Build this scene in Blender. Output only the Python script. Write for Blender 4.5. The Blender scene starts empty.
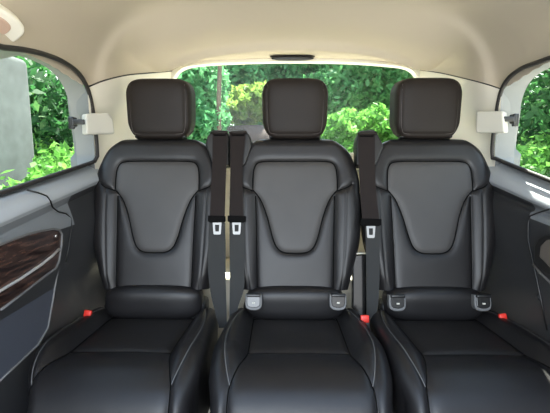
import bpy, bmesh, math, random
import numpy as np
from mathutils import Vector, Matrix, Euler

# ------------------------------------------------------------------ camera, world, sun, exposure
S = bpy.context.scene
COL = S.collection
CAM = Vector((-0.045, 0.0, 1.0))
EUL = Euler((math.radians(90 - 8.1), 0, math.radians(0.87)))
FPX = 397.0
cam_d = bpy.data.cameras.new('camera')
cam_d.sensor_width = 36.0
cam_d.lens = FPX / 550 * 36.0
cam_d.clip_start = 0.02
cam = bpy.data.objects.new('camera', cam_d)
cam.location = CAM
cam.rotation_euler = EUL
COL.objects.link(cam)
S.camera = cam
S.view_settings.view_transform = 'Standard'
S.view_settings.look = 'None'
S.view_settings.gamma = 1.0
S.view_settings.use_curve_mapping = False
S.view_settings.exposure = 0.75

W = bpy.data.worlds.new('sky')
S.world = W
W.use_nodes = True
nt = W.node_tree
nt.nodes.clear()
out = nt.nodes.new('ShaderNodeOutputWorld')
bg = nt.nodes.new('ShaderNodeBackground')
tc = nt.nodes.new('ShaderNodeTexCoord')
sep = nt.nodes.new('ShaderNodeSeparateXYZ')
rmp = nt.nodes.new('ShaderNodeValToRGB')
rmp.color_ramp.elements[0].position = 0.0
rmp.color_ramp.elements[0].color = (0.95, 0.93, 0.88, 1)
rmp.color_ramp.elements[1].position = 0.7
rmp.color_ramp.elements[1].color = (0.55, 0.72, 1.0, 1)
nt.links.new(tc.outputs['Generated'], sep.inputs[0])
nt.links.new(sep.outputs['Z'], rmp.inputs[0])
nt.links.new(rmp.outputs[0], bg.inputs['Color'])
bg.inputs['Strength'].default_value = 2.3
nt.links.new(bg.outputs[0], out.inputs[0])

sun_d = bpy.data.lights.new('sun', 'SUN')
sun_d.energy = 19.0
sun_d.angle = math.radians(0.6)
sun_d.color = (1.0, 0.95, 0.86)
sun = bpy.data.objects.new('sun', sun_d)
SUN_TO = Vector((0.150, 0.45, 0.86))
sun.rotation_euler = SUN_TO.to_track_quat('Z', 'Y').to_euler()
sun.location = (4, 2, 8)
COL.objects.link(sun)

# area lamp added behind the camera, standing in for daylight from the front
wd = bpy.data.lights.new('cabin_fill_lamp', 'AREA')
wd.shape = 'RECTANGLE'; wd.size = 1.7; wd.size_y = 1.4
wd.energy = 46
wd.color = (0.78, 0.89, 1.0)
wo = bpy.data.objects.new('cabin_fill_lamp', wd)
wo.location = (-0.45, -1.9, 1.0)
wo.rotation_euler = (math.radians(87), 0, math.radians(-12))
COL.objects.link(wo)

# ------------------------------------------------------------------ measuring helpers
RM = EUL.to_matrix()
def ray(px, py):
    d = RM @ Vector(((px - 275) / FPX, -(py - 206.5) / FPX, -1.0))
    return d
def at(px, py, Y):
    d = ray(px, py)
    return CAM + d * (Y / d.y)
def on_x(px, py, X):
    d = ray(px, py)
    return CAM + d * ((X - CAM.x) / d.x)
def on_plane(px, py, p0, n):
    d = ray(px, py)
    t = (p0 - CAM).dot(n) / d.dot(n)
    return CAM + d * t

# ------------------------------------------------------------------ materials
def nodes_of(name):
    m = bpy.data.materials.new(name)
    m.use_nodes = True
    t = m.node_tree
    b = t.nodes['Principled BSDF']
    return m, t, b
def plain(name, c, rough=0.5, metal=0.0, spec=0.5, bump=0.0, scale=200, var=0.0, coat=0.0):
    m, t, b = nodes_of(name)
    b.inputs['Base Color'].default_value = (*c, 1)
    b.inputs['Roughness'].default_value = rough
    b.inputs['Metallic'].default_value = metal
    b.inputs['Specular IOR Level'].default_value = spec
    b.inputs['Coat Weight'].default_value = coat
    tcn = t.nodes.new('ShaderNodeTexCoord')
    if bump:
        n = t.nodes.new('ShaderNodeTexNoise')
        n.inputs['Scale'].default_value = scale
        n.inputs['Detail'].default_value = 3
        bp = t.nodes.new('ShaderNodeBump')
        bp.inputs['Strength'].default_value = bump
        bp.inputs['Distance'].default_value = 0.002
        t.links.new(tcn.outputs['Object'], n.inputs['Vector'])
        t.links.new(n.outputs['Fac'], bp.inputs['Height'])
        t.links.new(bp.outputs[0], b.inputs['Normal'])
    if var:
        n2 = t.nodes.new('ShaderNodeTexNoise')
        n2.inputs['Scale'].default_value = 6
        r = t.nodes.new('ShaderNodeValToRGB')
        r.color_ramp.elements[0].color = (*[x * (1 - var) for x in c], 1)
        r.color_ramp.elements[1].color = (*[x * (1 + var) for x in c], 1)
        t.links.new(tcn.outputs['Object'], n2.inputs['Vector'])
        t.links.new(n2.outputs['Fac'], r.inputs[0])
        t.links.new(r.outputs[0], b.inputs['Base Color'])
    return m
def leather(name, c, rough, grain=900, strength=0.25, spec=0.36):
    m, t, b = nodes_of(name)
    b.inputs['Roughness'].default_value = rough
    b.inputs['Specular IOR Level'].default_value = spec
    tcn = t.nodes.new('ShaderNodeTexCoord')
    v = t.nodes.new('ShaderNodeTexVoronoi')
    v.inputs['Scale'].default_value = grain
    n = t.nodes.new('ShaderNodeTexNoise')
    n.inputs['Scale'].default_value = 9
    n.inputs['Detail'].default_value = 4
    r = t.nodes.new('ShaderNodeValToRGB')
    r.color_ramp.elements[0].color = (*[x * .85 for x in c], 1)
    r.color_ramp.elements[1].color = (*[x * 1.15 for x in c], 1)
    bp = t.nodes.new('ShaderNodeBump')
    bp.inputs['Strength'].default_value = strength
    bp.inputs['Distance'].default_value = 0.0006
    bp2 = t.nodes.new('ShaderNodeBump')
    bp2.inputs['Strength'].default_value = 0.25
    bp2.inputs['Distance'].default_value = 0.006
    t.links.new(tcn.outputs['Object'], v.inputs['Vector'])
    t.links.new(tcn.outputs['Object'], n.inputs['Vector'])
    t.links.new(n.outputs['Fac'], r.inputs[0])
    t.links.new(r.outputs[0], b.inputs['Base Color'])
    t.links.new(n.outputs['Fac'], bp2.inputs['Height'])
    t.links.new(v.outputs['Distance'], bp.inputs['Height'])
    t.links.new(bp2.outputs[0], bp.inputs['Normal'])
    t.links.new(bp.outputs[0], b.inputs['Normal'])
    return m
def foliage(name, dark, light, yellow, trans=0.6):
    m, t, b = nodes_of(name)
    tcn = t.nodes.new('ShaderNodeTexCoord')
    n = t.nodes.new('ShaderNodeTexNoise')
    n.inputs['Scale'].default_value = 2.2
    n.inputs['Detail'].default_value = 6
    n.inputs['Roughness'].default_value = 0.8
    r = t.nodes.new('ShaderNodeValToRGB')
    e = r.color_ramp.elements
    e[0].position = 0.32; e[0].color = (*dark, 1)
    e[1].position = 0.70; e[1].color = (*yellow, 1)
    k = e.new(0.52); k.color = (*light, 1)
    t.links.new(tcn.outputs['Object'], n.inputs['Vector'])
    for q in e: q.color = (*[x * .8 for x in q.color[:3]], 1)
    t.links.new(n.outputs['Fac'], r.inputs[0])
    t.links.new(r.outputs[0], b.inputs['Base Color'])
    b.inputs['Roughness'].default_value = 0.6
    tr = t.nodes.new('ShaderNodeBsdfTranslucent')
    t.links.new(r.outputs[0], tr.inputs['Color'])
    mx = t.nodes.new('ShaderNodeMixShader')
    mx.inputs[0].default_value = trans
    t.links.new(b.outputs[0], mx.inputs[1])
    t.links.new(tr.outputs[0], mx.inputs[2])
    t.links.new(mx.outputs[0], t.nodes['Material Output'].inputs['Surface'])
    return m
def glass(name, tint, refl=0.06):
    m = bpy.data.materials.new(name)
    m.use_nodes = True
    t = m.node_tree
    t.nodes.clear()
    o = t.nodes.new('ShaderNodeOutputMaterial')
    a = t.nodes.new('ShaderNodeBsdfTransparent')
    a.inputs[0].default_value = (*tint, 1)
    g = t.nodes.new('ShaderNodeBsdfGlossy')
    g.inputs['Roughness'].default_value = 0.32
    mx = t.nodes.new('ShaderNodeMixShader')
    lw = t.nodes.new('ShaderNodeLayerWeight')
    lw.inputs['Blend'].default_value = 0.25
    mu = t.nodes.new('ShaderNodeMath'); mu.operation = 'MULTIPLY_ADD'
    mu.inputs[1].default_value = 0.10; mu.inputs[2].default_value = refl
    t.links.new(lw.outputs['Fresnel'], mu.inputs[0])
    t.links.new(mu.outputs[0], mx.inputs[0])
    t.links.new(a.outputs[0], mx.inputs[1])
    t.links.new(g.outputs[0], mx.inputs[2])
    t.links.new(mx.outputs[0], o.inputs[0])
    return m
def wood(name):
    m, t, b = nodes_of(name)
    tcn = t.nodes.new('ShaderNodeTexCoord')
    mp = t.nodes.new('ShaderNodeMapping')
    mp.inputs['Scale'].default_value = (4, 5, 45)
    mp.inputs['Rotation'].default_value = (math.radians(14), 0, 0)
    n = t.nodes.new('ShaderNodeTexNoise')
    n.inputs['Scale'].default_value = 2.0
    n.inputs['Detail'].default_value = 8
    n.inputs['Distortion'].default_value = 0.5
    r = t.nodes.new('ShaderNodeValToRGB')
    e = r.color_ramp.elements
    e[0].position = 0.38; e[0].color = (0.009, 0.004, 0.004, 1)
    e[1].position = 0.68; e[1].color = (0.10, 0.052, 0.038, 1)
    t.links.new(tcn.outputs['Object'], mp.inputs[0])
    t.links.new(mp.outputs[0], n.inputs['Vector'])
    t.links.new(n.outputs['Fac'], r.inputs[0])
    t.links.new(r.outputs[0], b.inputs['Base Color'])
    b.inputs['Roughness'].default_value = 0.16
    b.inputs['Coat Weight'].default_value = 0.6
    b.inputs['Coat Roughness'].default_value = 0.08
    return m
def webbing(name, c, spec):
    m, t, b = nodes_of(name)
    tcn = t.nodes.new('ShaderNodeTexCoord')
    w = t.nodes.new('ShaderNodeTexWave')
    w.inputs['Scale'].default_value = 260
    w.bands_direction = 'DIAGONAL'
    bp = t.nodes.new('ShaderNodeBump')
    bp.inputs['Strength'].default_value = 0.35
    bp.inputs['Distance'].default_value = 0.001
    t.links.new(tcn.outputs['Object'], w.inputs['Vector'])
    t.links.new(w.outputs['Fac'], bp.inputs['Height'])
    t.links.new(bp.outputs[0], b.inputs['Normal'])
    b.inputs['Base Color'].default_value = (*c, 1)
    b.inputs['Specular IOR Level'].default_value = spec
    b.inputs['Roughness'].default_value = 0.75
    return m

M = {}
M['leather'] = leather('leather', (0.0125, 0.0118, 0.0124), 0.37)
M['insert'] = leather('leather_insert', (0.050, 0.048, 0.047), 0.47, 700, 0.35)
M['cushion_insert'] = leather('cushion_insert', (0.013, 0.0118, 0.012), 0.5, 700, 0.35)  # darker than the backrest insert: the cushion's dimmer lighting is in the colour
M['leather_head'] = leather('leather_head', (0.016, 0.0120, 0.0100), 0.55, spec=0.22)
M['piping'] = plain('piping', (0.002, 0.002, 0.002), 0.8, spec=0.1)
M['stitch_dark'] = plain('stitch_dark', (.05, .05, .05), .7)
M['stitch'] = plain('stitch', (0.115, 0.115, 0.115), 0.7)
M['black'] = plain('black_plastic', (0.010, 0.010, 0.010), 0.38)
M['blackgloss'] = plain('black_gloss', (0.008, 0.008, 0.008), 0.15)
M['rubber'] = plain('rubber', (0.025, 0.022, 0.02), 0.6)
M['headliner'] = plain('headliner', (0.53, 0.46, 0.36), 0.9, spec=0.1, bump=0.25, scale=500)
M['pillar'] = plain('pillar_trim', (0.84, 0.79, 0.67), 0.6, bump=0.1, scale=600)
M['cream'] = plain('cream_plastic', (0.88, 0.84, 0.72), 0.5)
M['white'] = plain('white_plastic', (0.56, 0.54, 0.47), 0.5)
M['mid'] = plain('trim_grey', (0.20, 0.215, 0.23), 0.4, bump=0.12, scale=900)
M['sill'] = plain('sill_grey_window_lit', (0.42, 0.45, 0.48), 0.35, bump=0.12, scale=900)  # grey lightened, so the window light on the sill is in its colour
M['panel'] = plain('panel_grey', (0.034, 0.035, 0.038), 0.42, bump=0.12, scale=900)
M['pocket'] = plain('pocket_grey', (0.062, 0.069, 0.088), 0.5, bump=0.12, scale=900)
M['carpet'] = plain('carpet', (0.02, 0.02, 0.021), 0.95, bump=0.5, scale=400)
M['cargo'] = plain('cargo_lining', (0.78, 0.72, 0.58), 0.8)
M['silver'] = plain('silver', (0.55, 0.55, 0.55), 0.28, metal=0.9)
M['satin'] = plain('satin_grey', (0.13, 0.13, 0.13), 0.5)
M['bright'] = plain('bright_trim', (0.62, 0.62, 0.62), 0.3, metal=0.4)
M['latch'] = plain('latch_steel', (.33, .33, .325), .45, metal=.3)
M['chrome'] = plain('chrome', (0.8, 0.8, 0.8), 0.12, metal=1.0)
M['red'] = plain('red_plastic', (0.72, 0.035, 0.022), 0.35)
M['reveal'] = plain('reveal_grey', (0.18, 0.19, 0.19), 0.5)
M['lens'] = plain('peach_lens', (0.60, 0.42, 0.32), 0.3)
M['wood'] = wood('dark_wood')
M['web'] = webbing('belt_webbing', (0.017, 0.0130, 0.0122), .15)
M['web_low'] = webbing('belt_webbing_doubled', (0.026, 0.027, 0.027), .3)
M['glass_side'] = glass('glass_side', (0.82, 0.88, 0.84), 0.015)
M['glass_rear'] = glass('glass_rear', (0.86, 0.93, 0.89), 0.02)
M['bark'] = plain('bark', (0.11, 0.085, 0.06), 0.9, bump=0.8, scale=30, var=0.4)
M['grass_soil'] = plain('pale_gravel', (0.50, 0.46, 0.39), 0.9, bump=0.5, scale=8, var=0.4)
M['stone'] = plain('stone', (0.065, 0.078, 0.075), 0.9, bump=1.0, scale=14, var=0.5)
M['path'] = plain('path', (0.075, 0.05, 0.042), 0.9, var=0.3)
M['fol_mid'] = foliage('foliage_mid', (0.04, 0.15, 0.045), (0.13, 0.40, 0.13), (0.30, 0.60, 0.20))
M['fol_blue'] = foliage('foliage_blue', (0.05, 0.20, 0.075), (0.15, 0.45, 0.18), (0.34, 0.66, 0.30))
M['fol_yel'] = foliage('foliage_yellow', (0.09, 0.20, 0.04), (0.26, 0.42, 0.08), (0.52, 0.58, 0.14))
M['fol_dark'] = foliage('foliage_dark', (0.015, 0.06, 0.018), (0.05, 0.18, 0.05), (0.16, 0.32, 0.09))
M['fol_lime'] = foliage('foliage_lime', (0.05, 0.20, 0.03), (0.16, 0.42, 0.07), (0.34, 0.58, 0.14))

# ------------------------------------------------------------------ object helpers
def thing(name, label, cat, loc=(0, 0, 0), group=None):
    o = bpy.data.objects.new(name, None)
    o.empty_display_size = 0.05
    COL.objects.link(o)
    o.location = loc
    o['label'] = label; o['category'] = cat
    if group: o['group'] = group
    return o
def tag(o, label, cat, group=None, kind=None):
    o['label'] = label; o['category'] = cat
    if group: o['group'] = group
    if kind: o['kind'] = kind
    return o
def root_loc(p):
    v = Vector((0, 0, 0))
    while p is not None:
        v += Vector(p.location); p = p.parent
    return v
def obj(name, vf, mat, parent=None, smooth=True):
    """vf: (verts in world coordinates, faces). Linked as one mesh object."""
    v, f = vf
    r = root_loc(parent)
    me = bpy.data.meshes.new(name)
    me.from_pydata([(p[0] - r.x, p[1] - r.y, p[2] - r.z) for p in v], [], [tuple(int(i) for i in q) for q in f])
    me.validate()
    bm = bmesh.new(); bm.from_mesh(me)
    bmesh.ops.recalc_face_normals(bm, faces=bm.faces)
    bm.to_mesh(me); bm.free()
    if smooth:
        me.polygons.foreach_set('use_smooth', [True] * len(me.polygons))
    me.materials.append(mat)
    o = bpy.data.objects.new(name, me)
    COL.objects.link(o)
    if parent is not None: o.parent = parent
    return o
def struct(name, vf, mat, parent=None, smooth=True):
    o = obj(name, vf, mat, parent, smooth)
    if parent is None: o['kind'] = 'structure'
    return o
def join(*vfs):
    V, F = [], []
    for v, f in vfs:
        k = len(V)
        V.extend([tuple(p) for p in v]); F.extend([tuple(i + k for i in q) for q in f])
    return V, F
def gridf(nr, nc, off=0, wrap=False):
    F = []
    for i in range(nr - 1):
        for j in range(nc - 1 + (1 if wrap else 0)):
            a = i * nc + j; b = i * nc + (j + 1) % nc
            F.append((off + a, off + b, off + b + nc, off + a + nc))
    return F
def catmull(pts, n=8, closed=False):
    P = [np.array(p, float) for p in pts]
    N = len(P); R = []
    seg = N if closed else N - 1
    for i in range(seg):
        if closed: p0, p1, p2, p3 = P[i - 1], P[i], P[(i + 1) % N], P[(i + 2) % N]
        else:
            p1, p2 = P[i], P[i + 1]
            p0 = P[i - 1] if i > 0 else 2 * p1 - p2
            p3 = P[i + 2] if i + 2 < N else 2 * p2 - p1
        for k in range(n):
            t = k / n
            R.append(0.5 * ((2 * p1) + (-p0 + p2) * t + (2 * p0 - 5 * p1 + 4 * p2 - p3) * t * t + (-p0 + 3 * p1 - 3 * p2 + p3) * t ** 3))
    if not closed: R.append(P[-1])
    return np.array(R)
def tube(pts, r, n=8, closed=False, flat=None):
    P = [Vector(p) for p in pts]
    N = len(P); V, F = [], []
    ref = None
    for i in range(N):
        if closed: t = P[(i + 1) % N] - P[i - 1]
        else: t = P[min(i + 1, N - 1)] - P[max(i - 1, 0)]
        t.normalize()
        if ref is None:
            ref = Vector((0, 0, 1)) if abs(t.z) < 0.9 else Vector((0, 1, 0))
            if flat is not None: ref = Vector(flat)
        a = ref - t * ref.dot(t); a.normalize(); ref = a
        b = t.cross(a)
        ri = r[i] if hasattr(r, '__len__') else r
        for k in range(n):
            g = 2 * math.pi * k / n
            V.append(P[i] + a * (ri * math.cos(g)) + b * (ri * math.sin(g)))
    m = N if closed else N - 1
    for i in range(m):
        for k in range(n):
            a = i * n + k; b = i * n + (k + 1) % n
            c = ((i + 1) % N) * n + (k + 1) % n; d = ((i + 1) % N) * n + k
            F.append((a, b, c, d))
    if not closed:
        F.append(tuple(range(n))[::-1]); F.append(tuple(range((N - 1) * n, N * n)))
    return V, F
def box(c, s, bev=0.004, rot=None, seg=3):
    bm = bmesh.new()
    bmesh.ops.create_cube(bm, size=1)
    bmesh.ops.scale(bm, vec=Vector(s), verts=bm.verts)
    if bev: bmesh.ops.bevel(bm, geom=bm.edges[:], offset=bev, segments=seg, profile=0.5, affect='EDGES')
    mt = Matrix.Translation(Vector(c))
    if rot is not None: mt = mt @ (Euler(rot).to_matrix().to_4x4())
    bmesh.ops.transform(bm, matrix=mt, verts=bm.verts)
    bm.verts.index_update()
    r = [v.co[:] for v in bm.verts], [tuple(v.index for v in f.verts) for f in bm.faces]
    bm.free()
    return r
def prism(loop, d, bev=0.0):
    """loop of 3D points swept by vector d: front face, back face and sides"""
    n = len(loop); L = [Vector(p) for p in loop]; d = Vector(d)
    V = L + [p + d for p in L]
    F = [tuple(range(n)), tuple(range(n, 2 * n))[::-1]]
    F += [(i, (i + 1) % n, n + (i + 1) % n, n + i) for i in range(n)]
    if bev:
        bm = bmesh.new()
        vs = [bm.verts.new(v) for v in V]
        for f in F: bm.faces.new([vs[i] for i in f])
        bmesh.ops.recalc_face_normals(bm, faces=bm.faces)
        bmesh.ops.bevel(bm, geom=bm.faces[0].edges[:] if False else [e for e in bm.edges if e.calc_face_angle(0) > 0.6], offset=bev, segments=2, profile=0.5, affect='EDGES')
        bm.verts.index_update()
        r = [v.co[:] for v in bm.verts], [tuple(v.index for v in f.verts) for f in bm.faces]
        bm.free()
        return r
    return V, F
def superbox(c, s, p=4.0, n=28, shape=None):
    """rounded pad; s: full sizes; p: squareness; shape(unit) -> moved unit"""
    bm = bmesh.new()
    bmesh.ops.create_cube(bm, size=2)
    bmesh.ops.subdivide_edges(bm, edges=bm.edges[:], cuts=n, use_grid_fill=True)
    bm.verts.index_update()
    V = []
    for v in bm.verts:
        q = np.array(v.co)
        q = np.tan(q * math.pi / 4 * 0.98) / math.tan(math.pi / 4 * 0.98)
        q = q / (np.sum(np.abs(q) ** p) ** (1 / p))
        if shape: q = shape(q)
        V.append((c[0] + q[0] * s[0] / 2, c[1] + q[1] * s[1] / 2, c[2] + q[2] * s[2] / 2))
    F = [tuple(v.index for v in f.verts) for f in bm.faces]
    bm.free()
    return V, F
def sstep(a, b, x):
    t = np.clip((x - a) / (b - a), 0, 1)
    return t * t * (3 - 2 * t)
def poly_dist(X, Y, polys):
    """distance of arrays of 2D points to a list of polylines"""
    D = np.full(X.shape, 9.0)
    for P in polys:
        for i in range(len(P) - 1):
            ax, ay = P[i]; bx, by = P[i + 1]
            dx, dy = bx - ax, by - ay
            L = dx * dx + dy * dy + 1e-12
            t = np.clip(((X - ax) * dx + (Y - ay) * dy) / L, 0, 1)
            D = np.minimum(D, np.hypot(X - ax - t * dx, Y - ay - t * dy))
    return D
def inside(X, Y, P):
    r = np.zeros(X.shape, bool)
    n = len(P)
    for i in range(n):
        x0, y0 = P[i]; x1, y1 = P[(i + 1) % n]
        c = ((y0 > Y) != (y1 > Y)) & (X < (x1 - x0) * (Y - y0) / (y1 - y0 + 1e-12) + x0)
        r ^= c
    return r

# ------------------------------------------------------------------ the van's shell
YB = 2.02            # tailgate plane
ROOF_FRONT = 0.35     # the roof lining starts here, the roof ahead left open so sky lights the cushions
FRONT = -0.7         # the shell runs forward past the camera to here
def line_from(p, q, X):
    a, b = on_x(*p, X), on_x(*q, X)
    k = (b.z - a.z) / (b.y - a.y)
    def z(Y):
        Yc = min(max(Y, 0.95), 1.6)
        return a.z + k * (Yc - a.y)
    return z
def win_outline(side):
    if side < 0:
        px = [(0, 48), (22, 50.5), (42, 55), (62, 63), (77, 75), (86, 92), (91, 115), (94, 140), (95, 156)]
    else:
        px = [(570, 55), (555, 58), (540, 63), (524, 69), (511, 79), (503, 94), (498, 120), (495, 145), (495, 158)]
    # wall leans inward towards the roof
    res = []
    for (x, y) in px:
        lean = 0.80 - 0.06 * min(1, max(0, (158 - y) / 96.0))
        res.append(on_x(x, y, side * lean))
    return res

def side_wall(side):
    s = side
    if s < 0:
        zA = line_from((0, 194), (95, 162), -0.84)
        zB = line_from((0, 199), (97, 169), -0.80)
        zC = line_from((0, 222), (98, 180), -0.765)
        zD = line_from((0, 233), (98, 188), -0.79)
        zE = line_from((0, 245), (98, 212), -0.775)
    else:
        zA = line_from((550, 181), (500, 161), 0.84)
        zB = line_from((550, 191), (500, 170), 0.80)
        zC = line_from((550, 207), (500, 185), 0.765)
        zD = line_from((550, 213), (500, 193), 0.79)
        zE = line_from((550, 224), (500, 205), 0.755)
    ys = np.concatenate([np.linspace(FRONT, 0.9, 9), np.linspace(1.0, 1.98, 50)])
    rows = []
    for Y in ys:
        prof = [(0.86, zA(Y)), (0.83, zA(Y) - 0.004), (0.803, zB(Y)), (0.775, (zB(Y) * .5 + zC(Y) * .5)), (0.765, zC(Y)),
                (0.770, zC(Y) - 0.012), (0.787, zD(Y)), (0.787, zD(Y) - 0.01), (0.772, zE(Y)), (0.770, zE(Y) - .05),
                (0.785, zE(Y) - 0.22), (0.80, 0.42), (0.80, 0.2), (0.79, 0.0)]
        rows.append(catmull([(s * a, Y, b) for a, b in prof], 5))
    rows = np.array(rows)
    nr, nc = rows.shape[:2]
    c1, c2 = 5 * 5 + 1, 5 * 8 + 2     # the sill moulding above the fold and the trim below it are panels of their own
    k = int(np.argmin(np.abs(ys - (1.355 if s < 0 else 1.31))))
    up = rows[:, :c1 + 1]; mid = rows[:k + 1, c1:c2 + 1]; back = rows[k:, c1:c2 + 1]; low = rows[:, c2:]
    g = lambda a: (a.reshape(-1, 3), gridf(a.shape[0], a.shape[1]))
    return g(up), g(mid), join(g(low), g(back))

def window_side(side, n):
    s = side
    oc = win_outline(s)
    top = oc[0]
    zt = top.z
    rear = catmull([tuple(p) for p in oc], 6)
    wl = line_from((0, 194), (95, 162), -0.80) if s < 0 else line_from((550, 181), (500, 161), 0.80)
    # closed loop: front top -> rear top -> rear bottom -> front bottom
    front = 0.30
    loop = [(s * 0.74, y, zt) for y in np.linspace(front, top.y - 0.05, 10)]
    loop += [tuple(p) for p in rear]
    last = rear[-1]
    loop += [(s * 0.803, last[1] - 0.02, wl(last[1] - 0.02) + .006)]
    loop += [(s * 0.806, y, wl(y) + .004) for y in np.linspace(last[1] - 0.06, front, 14)]
    L = [Vector(p) for p in loop]
    N = len(L)
    # reveal strip outward
    dep = 0.075
    nb = len(rear) + 10
    R = [p + Vector((s * (.10 if i < 20 else (.075 if i < nb else .06)), 0, (-.02 if i < 20 else 0) if i < nb else -.05)) for i, p in enumerate(L)]
    V = L + R
    F = [(i, (i + 1) % N, N + (i + 1) % N, N + i) for i in range(N)]
    name = 'window_%d' % n
    w = struct(name, (V, F), M['reveal'])
    obj('window_seal', tube([p + Vector((-s * .012, -.004 if i < nb else 0, -.004 if i < 10 else 0)) for i, p in enumerate(L)], 0.0075, 8, True), M['rubber'], w)
    # glass with a dark band at its rim
    c = sum(R, Vector()) / N
    inner = [c + (p - c) * 0.965 for p in R]
    obj('glass_pane', (R, [tuple(range(N))]), M['glass_side'], w, smooth=False)
    return L, w

def shell():
    uL, mL, lL = side_wall(-1)
    uR, mR, lR = side_wall(1)
    wl = struct('wall_left', lL, M['panel'])
    wr = struct('wall_right', lR, M['panel'])
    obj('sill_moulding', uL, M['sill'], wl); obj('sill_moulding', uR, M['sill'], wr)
    obj('armrest_trim', mL, M['mid'], wl); obj('armrest_trim', mR, M['mid'], wr)
    LL, w1 = window_side(-1, 1)
    LR, w2 = window_side(1, 2)
    # ---- perimeter of the headliner and the pillars
    rwin = [(172, 82), (175, 75), (183, 68), (200, 64.5), (235, 62.5), (275, 61.5), (320, 61.5), (355, 62.5), (390, 65), (408, 68), (416, 74), (419, 82)]
    top = [at(x, y, YB) for x, y in rwin]
    seamL = [on_x(88, 87, -0.747), on_x(106, 80, -0.715), at(128, 75, 1.72), at(150, 73, 1.88), at(172, 71, YB)]
    seamR = [on_x(501, 89, 0.747), on_x(482, 83, 0.715), at(458, 77, 1.74), at(440, 73, 1.88), at(420, 70, YB)]
    topo = [at(x, y, YB) for x, y in [(172, 71), (184, 64.5), (200, 61.5), (235, 59.5), (275, 58.5), (320, 58.5), (355, 59.5), (390, 62), (407, 65), (420, 70)]]
    perL = [(-0.748, y, 1.262) for y in np.linspace(FRONT, 1.0, 8)] + [tuple(p) for p in catmull([(-0.746, 1.05, 1.262), (-0.743, 1.22, 1.256)] + [tuple(p) for p in seamL], 5)]
    perR = [(0.748, y, 1.262) for y in np.linspace(FRONT, 1.0, 8)] + [tuple(p) for p in catmull([(0.746, 1.05, 1.262), (0.743, 1.24, 1.256)] + [tuple(p) for p in seamR], 5)]
    perT = [tuple(p) for p in catmull([tuple(p) for p in topo], 4)]
    per = np.array(perL + perT[1:-1] + perR[::-1])
    # dense perimeter for the blend
    dens = []
    for i in range(len(per) - 1):
        n = max(1, int(np.linalg.norm(per[i + 1] - per[i]) / 0.03))
        for k in range(n): dens.append(per[i] + (per[i + 1] - per[i]) * k / n)
    dens = np.array(dens + [per[-1]])
    aL = np.array(perL); aR = np.array(perR)
    ys = np.concatenate([np.linspace(ROOF_FRONT, 0.9, 8), np.linspace(0.95, YB, 80)])
    tt = np.linspace(-1, 1, 101)
    tt = np.sin(tt * math.pi / 2) * .6 + tt * .4
    G = np.zeros((len(ys), len(tt), 3))
    for i, Y in enumerate(ys):
        xl = np.interp(Y, aL[:, 1], aL[:, 0]); xr = np.interp(Y, aR[:, 1], aR[:, 0])
        G[i, :, 0] = (xl + xr) / 2 + tt * (xr - xl) / 2
        G[i, :, 1] = Y
    X = G[..., 0]; Y = G[..., 1]
    d = np.sqrt((X[..., None] - dens[:, 0]) ** 2 + (Y[..., None] - dens[:, 1]) ** 2)
    wgt = 1 / (d + 0.02) ** 4.5
    zp = (wgt * dens[:, 2]).sum(-1) / wgt.sum(-1)
    xl = np.interp(Y, aL[:, 1], aL[:, 0]); xr = np.interp(Y, aR[:, 1], aR[:, 0])
    ds = np.minimum(X - xl, xr - X)
    dr = YB - Y + 0.0
    H = 1.515
    gs = np.sqrt(np.clip(1 - (1 - np.clip(ds / 0.34, 0, 1)) ** 2, 0, 1))
    sof = 0.21 * np.clip(1 - (np.abs(X) / 0.66) ** 4, 0, 1) ** .5          # flat soffit over the rear window
    gr = np.clip(1 - (1 - np.clip((dr - sof) / 0.42, 0, 1)) ** 2, 0, 1)
    Z = zp + (H - zp) * (gs * gr)
    # shallow ridge over the tailgate and the raised middle of the roof
    Z += 0.016 * sstep(-.01, 0.03, dr - sof) * sstep(0.22, 0.04, dr - sof) * sstep(0.05, 0.20, ds)
    Z -= 0.010 * np.exp(-((dr - sof - .005) / .022) ** 2) * sstep(0.02, 0.15, ds) * sstep(.05, .12, sof)
    edge = 1.375 - 0.35 * np.clip(np.abs(X) - 0.42, 0, 1) ** 2 * 4
    Z += 0.035 * sstep(0.0, 0.05, edge - Y) * sstep(0.16, 0.26, ds)
    G[..., 2] = Z
    struct('ceiling', (G.reshape(-1, 3), gridf(*X.shape)), M['headliner'])
    # ---- rear pillars: from the side window's rear edge round to the rear window
    def pillar(side, seam, L):
        s = side
        rear_edge = [p for p in L if p.y > 1.2]
        zs_ = np.linspace(0, 1, 24)
        rows = []
        e_top = Vector(seam[0]); e_bot = Vector((s * 0.795, 1.60, 0.93))
        oc = win_outline(s)
        edge = np.array(catmull([tuple(p) for p in oc[3:]] + [(s * 0.80, oc[-1].y + .01, 0.93), (s * .80, oc[-1].y + .02, 0.3)], 8))
        edge[:, 0] += s * 0.007
        order = np.argsort(edge[:, 2]); ez = edge[order]
        sm = catmull([tuple(p) for p in seam], 8)
        nv = 40; nu = len(sm)
        G = np.zeros((nv, nu, 3))
        for j in range(nu):
            u = j / (nu - 1)
            zt = sm[j][2]
            for i in range(nv):
                v = i / (nv - 1)
                z = zt + (0.30 - zt) * v
                ex = np.interp(z, ez[:, 2], ez[:, 0]); ey = np.interp(z, ez[:, 2], ez[:, 1])
                rx = s * (0.62 + 0.03 * v); ry = YB
                # rounded corner from edge to rear frame
                k = u
                x = ex + (rx - ex) * (k ** 1.6)
                y = ey + (ry - ey) * (1 - (1 - k) ** 1.25)
                bl = max(0, 1 - v * 6)
                x = sm[j][0] * bl + x * (1 - bl); y = sm[j][1] * bl + y * (1 - bl)
                G[i, j] = (x, y, z)
        global LEAK_FILLER
        fl = G[:, :1] + np.where(G[:, :1, 2:3] < .985, np.array([s * .10, .004, 0]), np.array([s * .10, .045, 0]))      # strip added behind the window's rear edge to stop light leaks
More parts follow.
